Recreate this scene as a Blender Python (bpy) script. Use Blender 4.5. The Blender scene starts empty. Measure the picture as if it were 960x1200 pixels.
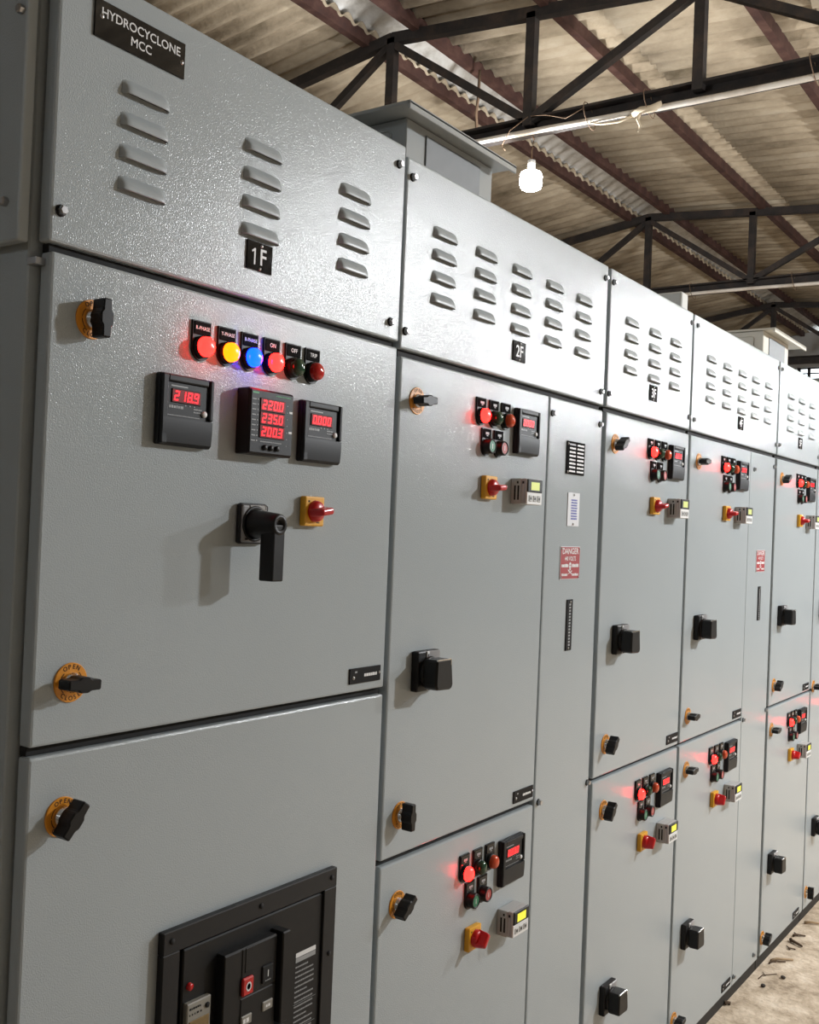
import bpy, bmesh, math, random
from mathutils import Vector, Matrix
random.seed(7)
PI = math.pi
C = bpy.context.scene.collection
SC = bpy.context.scene

# ------------------------------------------------------------------ materials
def nodes(name):
    m = bpy.data.materials.new(name); m.use_nodes = True
    nt = m.node_tree
    return m, nt, nt.nodes['Principled BSDF']

def mat(name, col, rough=.5, metal=0., spec=.5, coat=0.):
    m, nt, b = nodes(name)
    b.inputs['Base Color'].default_value = (*col, 1); b.inputs['Roughness'].default_value = rough
    b.inputs['Metallic'].default_value = metal; b.inputs['Specular IOR Level'].default_value = spec
    b.inputs['Coat Weight'].default_value = coat
    # very small wear variation so that nothing is perfectly even
    n = nt.nodes.new('ShaderNodeTexNoise'); n.inputs['Scale'].default_value = 60; n.inputs['Detail'].default_value = 3
    tc = nt.nodes.new('ShaderNodeTexCoord'); nt.links.new(tc.outputs['Object'], n.inputs['Vector'])
    r = nt.nodes.new('ShaderNodeMapRange'); r.inputs['To Min'].default_value = max(0, rough-.06); r.inputs['To Max'].default_value = min(1, rough+.06)
    nt.links.new(n.outputs['Fac'], r.inputs['Value']); nt.links.new(r.outputs['Result'], b.inputs['Roughness'])
    return m

def emit(name, col, s, base=None, rough=.25):
    m, nt, b = nodes(name)
    b.inputs['Base Color'].default_value = (*(base or col), 1); b.inputs['Roughness'].default_value = rough
    b.inputs['Emission Color'].default_value = (*col, 1); b.inputs['Emission Strength'].default_value = s
    return m

def powder(name, col, rough=.17, peel=1., scale=520, dirt=.06):
    """powder coated sheet steel: fine orange peel bump"""
    m, nt, b = nodes(name); L = nt.links
    tc = nt.nodes.new('ShaderNodeTexCoord')
    n = nt.nodes.new('ShaderNodeTexNoise'); n.inputs['Scale'].default_value = scale; n.inputs['Detail'].default_value = 1.5
    L.new(tc.outputs['Object'], n.inputs['Vector'])
    bp = nt.nodes.new('ShaderNodeBump'); bp.inputs['Strength'].default_value = peel; bp.inputs['Distance'].default_value = .00042
    L.new(n.outputs['Fac'], bp.inputs['Height']); L.new(bp.outputs['Normal'], b.inputs['Normal'])
    d = nt.nodes.new('ShaderNodeTexNoise'); d.inputs['Scale'].default_value = 2.2; d.inputs['Detail'].default_value = 5
    L.new(tc.outputs['Object'], d.inputs['Vector'])
    rp = nt.nodes.new('ShaderNodeMapRange'); rp.inputs['From Min'].default_value = .3; rp.inputs['From Max'].default_value = .7
    rp.inputs['To Min'].default_value = 1-dirt; rp.inputs['To Max'].default_value = 1
    L.new(d.outputs['Fac'], rp.inputs['Value'])
    mx = nt.nodes.new('ShaderNodeVectorMath'); mx.operation = 'SCALE'; mx.inputs[0].default_value = col
    L.new(rp.outputs['Result'], mx.inputs['Scale']); L.new(mx.outputs['Vector'], b.inputs['Base Color'])
    b.inputs['Roughness'].default_value = rough; b.inputs['Specular IOR Level'].default_value = .25
    return m

def mottled(name, cols, scale, rough=.9, bump=.0, bscale=40, stretch=(1,1,1)):
    """colour ramp over noise, for the floor, the roof sheets and rusty steel"""
    m, nt, b = nodes(name); L = nt.links
    tc = nt.nodes.new('ShaderNodeTexCoord'); mp = nt.nodes.new('ShaderNodeMapping'); mp.inputs['Scale'].default_value = stretch
    L.new(tc.outputs['Object'], mp.inputs['Vector'])
    n = nt.nodes.new('ShaderNodeTexNoise'); n.inputs['Scale'].default_value = scale; n.inputs['Detail'].default_value = 9; n.inputs['Roughness'].default_value = .65
    L.new(mp.outputs['Vector'], n.inputs['Vector'])
    cr = nt.nodes.new('ShaderNodeValToRGB'); e = cr.color_ramp.elements
    e[0].position = .3; e[1].position = .72
    e[0].color = (*cols[0], 1); e[1].color = (*cols[-1], 1)
    for i, c in enumerate(cols[1:-1]):
        k = e.new(.3+.42*(i+1)/(len(cols)-1)); k.color = (*c, 1)
    L.new(n.outputs['Fac'], cr.inputs['Fac']); L.new(cr.outputs['Color'], b.inputs['Base Color'])
    b.inputs['Roughness'].default_value = rough
    if bump:
        n2 = nt.nodes.new('ShaderNodeTexNoise'); n2.inputs['Scale'].default_value = bscale; n2.inputs['Detail'].default_value = 6
        L.new(tc.outputs['Object'], n2.inputs['Vector'])
        bp = nt.nodes.new('ShaderNodeBump'); bp.inputs['Strength'].default_value = bump; bp.inputs['Distance'].default_value = .02
        L.new(n2.outputs['Fac'], bp.inputs['Height']); L.new(bp.outputs['Normal'], b.inputs['Normal'])
    return m

GREY = powder('grey_powder_coat', (.425, .468, .488))
LOUVG = powder('louver_grey_paint', (.425, .468, .488), .3, .25)
HOODG = powder('hood_grey_paint', (.42, .44, .44), peel=.3)
HOODW = powder('hood_cream', (.72, .68, .60), peel=.3)  # paler and warmer than the other hood's colour
BOXW = powder('box_white_paint', (.66, .66, .63), peel=.2)
MESHG = mat('vent_mesh_grey', (.20, .21, .215), .6)
BLACK = mat('black_plastic', (.008, .008, .0085), .42, 0, .3)
SATIN = mat('charcoal_plastic', (.011, .013, .0155), .45, 0, .28)
FRAME = mat('breaker_charcoal', (.015, .0155, .017), .5, 0, .3)
BREAK = mat('breaker_dark_grey', (.009, .0095, .0105), .5, 0, .3)
SLOT = mat('dark_slot', (.006, .006, .006), .8)
ENGR = mat('engraved_black_laminate', (.006, .006, .007), .05, 0, .25)
TAGB = mat('black_tag_laminate', (.007, .007, .008), .5, 0, .15)
WHITE = mat('white_marking', (.78, .78, .78), .5)
GREYMK = mat('pale_grey_marking', (.32, .33, .34), .5)
GREENMK = mat('green_marking', (.04, .30, .10), .5)
ORANGE = mat('orange_dial', (.80, .31, .025), .4)
YELLOW = mat('yellow_plate', (.80, .40, .02), .4)
RED = mat('red_plastic', (.55, .010, .012), .3)
BTNRED = mat('stop_red', (.42, .05, .05), .4)
BTNGRN = mat('start_green', (.006, .16, .075), .4)
SIGNRED = mat('danger_red', (.36, .025, .03), .5)
SIGNWHT = mat('notice_white', (.72, .73, .76), .45)
BLUEMK = mat('blue_print', (.09, .10, .42), .5)
CHROME = mat('chrome', (.75, .75, .75), .18, 1.)
BOLT = mat('zinc_bolt', (.45, .45, .46), .3, 1.)
RELAYG = mat('relay_grey', (.46, .46, .45), .5)
RELAYW = mat('relay_white', (.78, .78, .77), .5)
PLATEG = mat('handle_plate_grey', (.30, .30, .31), .3)
LABELG = mat('control_unit_grey', (.26, .25, .22), .4)
PLINTH = mat('plinth_black', (.016, .014, .012), .7)
L_RED = emit('lit_red_lens', (1, .0045, .0035), 24)
L_YEL = emit('lit_yellow_lens', (1, .075, .001), 9.0)
L_BLU = emit('lit_blue_lens', (.0005, .0130, 1), 22)
L_GRN = mat('unlit_green_lens', (.008, .045, .02), .12)
L_ORG = mat('unlit_orange_lens', (.60, .07, .02), .15)
L_DRD = mat('unlit_red_lens', (.50, .012, .008), .12)
LEDS = emit('red_segments', (1, .008, .014), 5.0)
LEDB = emit('red_filter_bloom', (1, .0, .01), .10, (.08, 0, 0))  # filter window; its faint glow imitates bloom from the digits
LCD = emit('yellow_lcd', (.86, .80, .03), .95, (.2, .2, .03))
LCDW = emit('pale_lcd', (.72, .78, .25), .85, (.2, .2, .1))
BULB = emit('bulb_glow', (1, .95, .86), 60)
STEEL = mottled('black_truss_steel', [(.010, .008, .007), (.022, .016, .013), (.05, .03, .02)], 9, .7)
RUST = mottled('red_oxide_purlin', [(.028, .010, .007), (.055, .020, .013), (.10, .048, .034)], 7, .85)
ROOF = mottled('weathered_cement_sheet', [(.13, .10, .06), (.30, .24, .165), (.42, .345, .245), (.50, .43, .33)], 2.6, .95, .25, 30, (1.6, .5, 1))
RIDGE = mottled('pale_ridge_cement', [(.32, .29, .25), (.62, .60, .56), (.80, .79, .77)], 5, .9)
CONC = mottled('dusty_concrete', [(.20, .145, .095), (.50, .40, .29), (.70, .585, .45), (.80, .70, .57)], 9, .85, .4, 50)
WALLM = mottled('lime_washed_wall', [(.28, .275, .26), (.38, .375, .36), (.44, .435, .42)], 1.2, .95)
PIPE = mottled('white_conduit', [(.42, .35, .28), (.66, .60, .52), (.75, .71, .66)], 4, .45)
CLOTH = mat('cream_rag', (.60, .50, .36), .9)
WIRE = mat('brown_string', (.16, .10, .06), .9)
TWIG = mat('dry_twig', (.10, .065, .04), .9)
PALETWIG = mat('pale_twig', (.42, .30, .18), .9)
STONE = mat('dark_pebble', (.06, .05, .045), .9)

# ------------------------------------------------------------------ mesh builder
FONTS = {}
def glyphs(s):
    if s not in FONTS:
        cu = bpy.data.curves.new('t', 'FONT'); cu.body = s; cu.size = 1; cu.resolution_u = 3; cu.align_x = 'CENTER'; cu.align_y = 'CENTER'; cu.offset = .012
        o = bpy.data.objects.new('t', cu); C.objects.link(o); dg = bpy.context.evaluated_depsgraph_get()
        me = bpy.data.meshes.new_from_object(o.evaluated_get(dg))
        FONTS[s] = ([v.co.copy() for v in me.vertices], [tuple(p.vertices) for p in me.polygons])
        bpy.data.objects.remove(o); bpy.data.curves.remove(cu); bpy.data.meshes.remove(me)
    return FONTS[s]

class MB:
    """collects shapes; x right along the row, y into the cabinets, z up"""
    def __init__(s): s.v = []; s.f = []; s.mats = []
    def mi(s, m):
        if m not in s.mats: s.mats.append(m)
        return s.mats.index(m)
    def add(s, vs, fs, m, smooth=False):
        k = len(s.v); i = s.mi(m)
        s.v += [Vector(a) for a in vs]
        s.f += [(tuple(a+k for a in f), i, smooth) for f in fs]
        return s
    def merge(s, bm, m, smooth=False, M=None):
        bm.verts.index_update()
        s.add([(M @ v.co if M else v.co) for v in bm.verts], [[v.index for v in f.verts] for f in bm.faces], m, smooth); bm.free(); return s
    def box(s, x0, x1, y0, y1, z0, z1, m, bev=0, seg=1, M=None, top=None):
        bm = bmesh.new(); bmesh.ops.create_cube(bm, size=1)
        for v in bm.verts:
            v.co = Vector(((x0+x1)/2+v.co.x*(x1-x0), (y0+y1)/2+v.co.y*(y1-y0), (z0+z1)/2+v.co.z*(z1-z0)))
        if top:                       # front (low y) face scaled about its centre: (sx, sz)
            for v in bm.verts:
                if v.co.y < (y0+y1)/2:
                    v.co.x = (x0+x1)/2+(v.co.x-(x0+x1)/2)*top[0]; v.co.z = (z0+z1)/2+(v.co.z-(z0+z1)/2)*top[1]
        if bev: bmesh.ops.bevel(bm, geom=list(bm.edges), offset=bev, segments=seg, profile=.5, affect='EDGES')
        return s.merge(bm, m, False, M)
    def lathe(s, prof, cx, cz, m, n=24, y0=0., smooth=True):
        """profile of (radius, out) turned about the outward axis through (cx, cz)"""
        vs = []; fs = []
        for r, d in prof:
            for k in range(n):
                a = 2*PI*k/n; vs.append((cx+r*math.cos(a), y0-d, cz+r*math.sin(a)))
        for j in range(len(prof)-1):
            for k in range(n):
                q = (k+1) % n; fs.append((j*n+k, j*n+q, (j+1)*n+q, (j+1)*n+k))
        if prof[-1][0] > 1e-6: fs.append(tuple((len(prof)-1)*n+k for k in range(n)))
        return s.add(vs, fs, m, smooth)
    def cyl(s, cx, cz, r, d0, d1, m, n=24, bev=0.):
        p = [(r, d0), (r, d1-bev), (r-bev, d1)] if bev else [(r, d0), (r, d1)]
        return s.lathe(p, cx, cz, m, n, 0., False)
    def prism(s, pts, y0, y1, m, bev=0):
        """outline in (x, z) given depth from y0 to y1"""
        bm = bmesh.new(); f = bm.faces.new([bm.verts.new((a, y0, b)) for a, b in pts])
        r = bmesh.ops.extrude_face_region(bm, geom=[f])
        for e in r['geom']:
            if isinstance(e, bmesh.types.BMVert): e.co.y = y1
        if bev: bmesh.ops.bevel(bm, geom=[e for e in bm.edges], offset=bev, segments=1, affect='EDGES')
        bmesh.ops.recalc_face_normals(bm, faces=bm.faces)
        return s.merge(bm, m)
    def rect(s, x0, x1, z0, z1, y, m):
        return s.add([(x0, y, z0), (x1, y, z0), (x1, y, z1), (x0, y, z1)], [(0, 1, 2, 3)], m)
    def poly(s, pts, y, m):
        return s.add([(a, y, b) for a, b in pts], [tuple(range(len(pts)))], m)
    def text(s, t, x, z, h, y, m, ang=0., wide=1.):
        vs, fs = glyphs(t); k = h/.70; ca, sa = math.cos(ang), math.sin(ang)
        return s.add([(x+k*(v.x*wide*ca-v.y*sa), y, z+k*(v.x*wide*sa+v.y*ca)) for v in vs], fs, m)
    def marks(s, x0, x1, z, h, y, m, seed=0, gap=.25):
        """a run of unreadably small print"""
        r = random.Random(seed); x = x0
        while x < x1-h*.4:
            w = min(h*r.uniform(.5, 1.3), x1-x); s.rect(x, x+w, z-h/2, z+h/2*r.uniform(.6, 1), y, m); x += w+h*gap
        return s
    def bar(s, p, q, w, h, m, up=(0, 0, 1)):
        p = Vector(p); q = Vector(q); d = (q-p).normalized(); sd = d.cross(Vector(up))
        if sd.length < 1e-4: sd = d.cross(Vector((1, 0, 0)))
        sd.normalize(); u = sd.cross(d)
        vs = [a+sd*(w/2*i)+u*(h/2*j) for a in (p, q) for i, j in ((-1, -1), (1, -1), (1, 1), (-1, 1))]
        return s.add(vs, [(3, 2, 1, 0), (4, 5, 6, 7), (0, 1, 5, 4), (1, 2, 6, 5), (2, 3, 7, 6), (3, 0, 4, 7)], m)
    def tube(s, pts, r, m, n=8, r1=None):
        pts = [Vector(p) for p in pts]; vs = []; fs = []; L = len(pts)
        for i, p in enumerate(pts):
            d = (pts[min(i+1, L-1)]-pts[max(i-1, 0)]).normalized()
            a = d.cross(Vector((0, 0, 1)));
            if a.length < 1e-3: a = d.cross(Vector((1, 0, 0)))
            a.normalize(); b = d.cross(a); rr = r if r1 is None else r+(r1-r)*i/(L-1)
            vs += [p+a*(rr*math.cos(2*PI*k/n))+b*(rr*math.sin(2*PI*k/n)) for k in range(n)]
        for i in range(L-1):
            for k in range(n):
                q = (k+1) % n; fs.append((i*n+k, i*n+q, (i+1)*n+q, (i+1)*n+k))
        fs.append(tuple(range(n-1, -1, -1))); fs.append(tuple((L-1)*n+k for k in range(n)))
        return s.add(vs, fs, m, True)
    def mesh(s, name, org=(0, 0, 0)):
        org = Vector(org); me = bpy.data.meshes.new(name)
        me.from_pydata([v-org for v in s.v], [], [f[0] for f in s.f])
        for m in s.mats: me.materials.append(m)
        for p, f in zip(me.polygons, s.f): p.material_index = f[1]; p.use_smooth = f[2]
        bm = bmesh.new(); bm.from_mesh(me); bmesh.ops.remove_doubles(bm, verts=bm.verts, dist=1e-6)
        bm.to_mesh(me); bm.free(); me.update(); return me
    def centre(s):
        return Vector([(min(v[i] for v in s.v)+max(v[i] for v in s.v))/2 for i in range(3)])

WORLD = {}
def link(name, data, parent=None, org=None, label=None):
    """a mesh builder (or finished mesh, with org) as one object; part of parent if given"""
    if isinstance(data, MB):
        org = Vector(org) if org is not None else data.centre(); data = data.mesh(name, org)
    org = Vector(org)
    o = bpy.data.objects.new(name, data); C.objects.link(o)
    WORLD[o.name] = org
    if parent: o.parent = parent; o.location = org-WORLD[parent.name]
    else: o.location = org
    if label: o['label'] = label
    return o
def thing(name, org, label, cat, group=None):
    return tag(link(name, None, None, org), label, cat, group)
def tag(o, label, cat, group=None):
    o['label'] = label; o['category'] = cat
    if group: o['group'] = group
    return o
def struct(name, mb):
    o = link(name, mb, None, (0, 0, 0)); o['kind'] = 'structure'; return o

# ------------------------------------------------------------------ devices: every proto is [(name, mesh, parent index)], origin on the door face
PROTO = {}
def proto(key, pieces): PROTO[key] = [(n, b.mesh(n), p) for n, b, p in pieces]
def place(key, cab, x, z, label=None, rot=None, rots=None):
    made = []
    for i, (n, me, p) in enumerate(PROTO[key]):
        par = cab if p is None else made[p]
        o = link(n, me, par, (x, 0, z)); made.append(o)
        if rot and p is not None and n in rot: o.rotation_euler = (0, -math.radians(rot[n]), 0)
    if label: made[0]['label'] = label
    return made

def arc_text(b, t, r, mid, step, h, y, m):
    for i, ch in enumerate(t):
        a = mid-step*(i-(len(t)-1)/2); b.text(ch, r*math.cos(a), r*math.sin(a), h, y, m, a-PI/2)
# door latch: orange dial with OPEN / CLOSE and a black winged knob
d = MB(); d.cyl(0, 0, .0245, 0, .002, ORANGE, 36, .0006)
arc_text(d, 'OPEN', .0195, math.radians(90), math.radians(19), .0055, -.0023, SLOT)
for i, ch in enumerate('CLOSE'):
    a = math.radians(270+19*(i-2)); d.text(ch, .0195*math.cos(a), .0195*math.sin(a), .0055, -.0023, SLOT, a+PI/2)
for a0 in (25, 155, 205, 335):
    pts = [(r*math.cos(math.radians(a0+q)), r*math.sin(math.radians(a0+q))) for r, qs in ((.0165, range(-22, 23, 4)), (.0155, range(22, -23, -4))) for q in qs]
    d.poly(pts, -.0023, SLOT)
c = MB(); c.lathe([(.0125, .002), (.0125, .006), (.010, .009), (.010, .010)], 0, 0, CHROME, 24)
k = MB(); k.prism([(-.024, -.0062), (-.010, -.0068), (-.006, -.0098), (.006, -.0098), (.010, -.0068), (.024, -.0062), (.024, .0062), (.010, .0068), (.006, .0098), (-.006, .0098), (-.010, .0068), (-.024, .0062)], -.008, -.031, BLACK, .0016)
proto('latch', [('door_latch', d, None), ('boss', c, 0), ('knob', k, 0)])

def holder(txt=None):
    b = MB(); pts = [(-.017, .036), (-.017, -.002)]
    pts += [(.017*math.cos(a), .017*math.sin(a)-.002) for a in [PI+PI*i/14 for i in range(15)]][1:-1]
    pts += [(.017, -.002), (.017, .036)]
    b.prism(pts, 0, -.004, BLACK); b.box(-.0155, .0155, -.0052, -.004, .0165, .0345, ENGR, .0006)
    if txt: b.text(txt, 0, .0255, .0062 if len(txt) < 5 else .0052, -.0055, WHITE, 0, .95)
    else: b.rect(-.007, .007, .0235, .0285, -.0055, GREYMK).rect(-.003, .003, .0205, .0225, -.0055, GREYMK)
    b.lathe([(.0155, .004), (.0155, .009), (.0145, .0105), (.0130, .0105)], 0, 0, BLACK, 28)
    return b
def lens(m):
    b = MB(); b.lathe([(.0138, .008), (.0138, .015)]+[(.0138*math.cos(a), .015+.008*math.sin(a)) for a in [PI/2*i/6 for i in range(1, 7)]], 0, 0, m, 28); return b
for key, txt, m in (('lamp_r', 'R-PHASE', L_RED), ('lamp_y', 'Y-PHASE', L_YEL), ('lamp_b', 'B-PHASE', L_BLU), ('lamp_on', 'ON', L_RED), ('lamp_off', 'OFF', L_GRN), ('lamp_trip', 'TRIP', L_DRD),
                    ('f_on', None, L_RED), ('f_off', None, L_GRN), ('f_trip', None, L_ORG)):
    proto(key, [('indicator_lamp', holder(txt), None), ('lens', lens(m), 0)])
def button(m):
    b = MB(); b.lathe([(.0150, .004), (.0150, .018), (.0138, .0195), (.0122, .0195), (.0122, .016)], 0, 0, BLACK, 28); h = holder(); h.v += b.v if False else []
    k = len(h.v); i = h.mi(BLACK); h.v += b.v; h.f += [(tuple(a+k for a in f[0]), i, f[2]) for f in b.f]
    c = MB(); c.lathe([(.0118, .010), (.0118, .0175), (.0108, .0185), (0, .0185)], 0, 0, m, 28, 0, False); c.rect(-.0008, .0008, -.005, .005, -.0187, WHITE)
    return [('push_button', h, None), ('button_cap', c, 0)]
proto('b_start', button(BTNGRN)); proto('b_stop', button(BTNRED))

SEG = {'0': 'abcdef', '1': 'bc', '2': 'abdeg', '3': 'abcdg', '5': 'acdfg', '8': 'abcdefg', '9': 'abcdfg'}
def digits(b, s, x, z, h, w, y, m):
    """seven-segment figures, lower left at (x, z)"""
    t = h*.13; sh = .12
    def seg(x0, z0, x1, z1): b.poly([(px+sh*(pz-z), pz) for px, pz in ((x0, z0), (x1, z0), (x1, z1), (x0, z1))], y, m)
    for ch in s:
        if ch == '.': seg(x-w*.22, z, x-w*.22+t, z+t); continue
        g = .1*t; u = w*.70
        for q in SEG[ch]:
            if q == 'a': seg(x+t*.6, z+h-t, x+u-t*.6, z+h)
            if q == 'g': seg(x+t*.6, z+h/2-t/2, x+u-t*.6, z+h/2+t/2)
            if q == 'd': seg(x+t*.6, z, x+u-t*.6, z+t)
            if q == 'f': seg(x, z+h/2+g, x+t, z+h-g)
            if q == 'b': seg(x+u-t, z+h/2+g, x+u, z+h-g)
            if q == 'e': seg(x, z+g, x+t, z+h/2-g)
            if q == 'c': seg(x+u-t, z+g, x+u, z+h/2-g)
        x += w
def meter(reading):
    b = MB(); b.box(-.048, .048, -.010, 0, -.048, .048, SATIN, .0025, 2)
    b.box(-.047, -.036, -.015, -.009, -.047, .047, SATIN, .0022, 2)       # left cheek of the housing
    b.box(-.037, .037, -.0148, -.009, .037, .047, SATIN, .0022, 2)        # top bar
    b.box(.040, .047, -.0148, -.009, -.010, .047, SATIN, .002, 2)         # right cheek
    b.box(-.036, .036, -.0115, -.009, -.012, .037, SATIN, .0008)          # recessed face
    b.rect(-.030, .0, .031, .033, -.0118, GREYMK)
    b.marks(-.032, -.006, .004, .004, -.0118, GREYMK, 3); b.marks(.012, .028, .004, .002, -.0118, GREYMK, 5); b.marks(.012, .028, .0, .002, -.0118, GREYMK, 6)
    b.marks(-.034, .024, -.0075, .0014, -.0118, GREYMK, 8)
    c = MB(); n = 10; vs = []; fs = []                                     # bulging lower cover
    for i in range(n+1):
        zz = -.048+.037*i/n; bulge = .0125+.0030*math.sin(PI*(.5*i/n+.12)) if i else .0105
        vs += [(-.0475, -.003, zz), (-.045, -bulge, zz), (.045, -bulge, zz), (.0475, -.003, zz)]
    for i in range(n):
        for j in range(3): fs.append((i*4+j, i*4+j+1, i*4+j+5, i*4+j+4))
    fs += [(0, 1, 2, 3), (n*4+3, n*4+2, n*4+1, n*4)]
    c.add(vs, fs, SATIN)
    d = MB(); d.box(-.029, .024, -.0128, -.0112, .0095, .0285, SLOT, .0006); d.rect(-.028, .023, .0105, .0275, -.0130, LEDB)
    digits(d, reading, -.0255, .0125, .0130, .0118, -.0133, LEDS)
    for q in range(3): d.rect(-.004+.008*q, -.002+.008*q, .0065, .008, -.0120, GREYMK)
    r = MB(); r.lathe([(.0044, .011), (.0044, .0135), (.0034, .0145), (0, .0147)], .0315, -.001, WHITE, 16)
    return [('panel_meter', b, None), ('meter_cover', c, 0), ('meter_display', d, 0), ('meter_button', r, 0)]
proto('meter_218', meter('218.9')); proto('meter_0', meter('0.000'))
b = MB(); b.box(-.048, .048, -.024, 0, -.048, .048, BLACK, .0015); b.box(-.0465, .0465, -.027, -.022, -.0465, .0465, SATIN, .0018)
b.rect(-.043, -.030, .0400, .0425, -.0272, GREENMK); b.marks(.006, .040, .041, .0018, -.0272, GREENMK, 4)
for q in range(9): b.rect(-.043, -.035, .031-.0075*q, .0325-.0075*q, -.0272, GREYMK); b.rect(-.0325, -.0305, .031-.0075*q, .033-.0075*q, -.0272, GREYMK)
for q in range(7):
    b.rect(.032, .0335, .028-.010*q, .0295-.010*q, -.0272, GREYMK)
    if q % 3 == 1: b.rect(.037, .044, .028-.010*q, .031-.010*q, -.0272, WHITE)
b.marks(-.024, .022, -.0285, .0016, -.0272, GREYMK, 9)
d = MB()
for q, s in enumerate(('220.0', '235.0', '200.3')):
    z = .017-.0195*q; d.box(-.0270, .0270, -.0282, -.0265, z-.001, z+.0178, SLOT, .0004); d.rect(-.0263, .0263, z-.0003, z+.017, -.0284, LEDB)
    digits(d, s, -.0235, z+.0018, .0132, .0118, -.0287, LEDS)
r = MB()
for q in range(3): r.lathe([(.0042, .026), (.0042, .0295), (.003, .0305), (0, .0305)], -.014+.013*q, -.037, BLACK, 14)
proto('mfm', [('multifunction_meter', b, None), ('meter_display', d, 0), ('meter_buttons', r, 0)])

# breaker handle with a long black lever
b = MB(); b.box(-.029, .029, -.010, 0, -.030, .030, FRAME, .004, 2); b.box(-.0265, .0265, -.0118, -.009, -.0275, .0275, PLATEG, .003, 2)
b.box(-.012, .022, -.0125, -.011, .0205, .0275, CHROME, .0015); b.marks(-.006, .006, .018, .003, -.0122, SLOT, 2); b.marks(.002, .012, -.022, .0025, -.0122, SLOT, 3); b.rect(-.020, -.014, -.024, -.021, -.0122, SLOT)
b.lathe([(.0265, .0118), (.0265, .0125), (.0225, .014), (.0225, .0118)], 0, 0, SATIN, 32)
l = MB(); l.lathe([(.0215, .012), (.0205, .022), (.0170, .052), (.0158, .060), (.0142, .062), (.0080, .062), (.0070, .056), (0, .056)], 0, 0, BLACK, 32)
l.box(-.012, .012, -.061, -.034, -.082, .0, BLACK, .0022, 2)
proto('lever', [('breaker_handle', b, None), ('lever', l, 0)])
# yellow selector with a red knob
b = MB(); b.box(-.0235, .0235, -.012, 0, -.0235, .0235, YELLOW, .0025, 2); b.rect(-.017, -.013, .014, .017, -.0122, SLOT); b.rect(-.002, .001, .016, .0175, -.0122, SLOT); b.rect(.004, .012, -.0185, -.017, -.0122, SLOT)
k = MB(); k.lathe([(.0170, .012), (.0170, .016), (.0155, .020), (.0125, .023), (0, .023)], 0, 0, RED, 28)
k.box(-.0185, .0185, -.041, -.014, -.0068, .0068, RED, .0040, 3, None, (.78, .8))
proto('selector', [('selector_switch', b, None), ('knob', k, 0)])
# motor protection relay
b = MB(); b.box(-.035, .035, -.024, 0, -.027, .027, RELAYG, .002, 2); b.box(-.033, .035, -.036, -.022, -.027, .027, RELAYG, .0035, 2); b.box(-.0315, .0345, -.0372, -.034, -.0265, -.001, RELAYW, .001)
for q in range(2): b.box(-.0352, -.0345, -.020+.008*q, -.016+.008*q, -.018, .012, SLOT)
for q in (.006, .019): b.box(-.0352, -.0335, -.012-q, -.008-q, .016, .021, SLOT)
b.box(-.0354, -.0345, -.033, -.0315, -.022, .022, PLATEG)
def relay_set(m):
    d = MB(); d.box(-.030, .034, -.0385, -.034, -.001, .0262, SATIN, .0015); d.rect(-.017, .020, .0035, .0205, -.0388, m)
    r = MB()
    for q in range(3): r.box(-.024+.0185*q, -.010+.0185*q, -.0386, -.036, -.0205, -.0075, RELAYG, .0012); r.rect(-.020+.0185*q, -.014+.0185*q, -.0165, -.0115, -.0388, SATIN)
    t = MB(); t.box(.034, .0405, -.030, -.014, -.004, .012, SATIN, .0015)
    return [('protection_relay', b, None), ('relay_screen', d, 0), ('relay_keys', r, 0), ('side_tab', t, 0)]
proto('relay_l', relay_set(LCD)); proto('relay_u', relay_set(LCDW))
# chunky black rotary isolator
b = MB(); b.box(-.036, .036, -.0155, 0, -.037, .037, BLACK, .003, 2); b.box(-.004, .034, -.0172, -.014, .020, .036, PLATEG, .0012)
b.box(-.010, -.002, -.0178, -.014, .018, .036, WHITE, .0008); b.rect(-.008, -.004, .026, .031, -.0180, SLOT); b.marks(-.005, .004, -.033, .004, -.0158, WHITE, 3); b.box(.006, .020, -.0185, -.0150, -.036, -.030, CHROME, .001)
k = MB(); k.lathe([(.029, .0155), (.029, .021), (.025, .024), (.025, .0155)], 0, -.002, BLACK, 32)
k.prism([(-.026, .024), (.022, .024), (.025, .018), (.031, -.024), (.026, -.033), (-.022, -.031), (-.027, -.022)], -.020, -.051, BLACK, .0035)
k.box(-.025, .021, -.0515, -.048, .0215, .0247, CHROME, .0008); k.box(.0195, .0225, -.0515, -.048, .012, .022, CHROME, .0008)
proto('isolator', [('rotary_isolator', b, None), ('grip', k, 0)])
# ventilation louver, open along its lower edge
def louver():
    b = MB(); nu, nv = 22, 9; vs = []; fs = []; W, Hh, D = .078, .0205, .0085
    for j in range(nv+1):
        t = j/nv; sv = math.sin(min(1, t*1.25)*PI/2)**1.1
        for i in range(nu+1):
            u = -1+2*i/nu; e = max(0, 1-abs(u)**9)**.5; inset = (1-abs(t-.5)*2) * 0
            dep = D*sv*e; zz = -Hh*t+(.004*(1-(1-abs(u)**7)) * (1-t) * -1)
            vs.append((u*W/2, -dep-.0002, zz))
    for j in range(nv):
        for i in range(nu): a = j*(nu+1)+i; fs.append((a, a+1, a+nu+2, a+nu+1))
    b.add(vs, fs, LOUVG, True)
    lo = [vs[nv*(nu+1)+i] for i in range(nu+1)]
    b.add(lo+[(x, -.0003, z+.003) for x, y, z in lo], [(i, i+1, nu+2+i, nu+1+i) for i in range(nu)], SLOT)
    return b
LOUV = louver().mesh('louver')
def bolt_mesh():
    b = MB(); b.lathe([(.0075, 0), (.0075, .0015)], 0, 0, SLOT, 14); b.lathe([(.0058, .001), (.0058, .0075), (.0048, .009), (0, .009)], 0, 0, BOLT, 6, 0, False); return b.mesh('bolt')
BOLTM = bolt_mesh()
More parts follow.
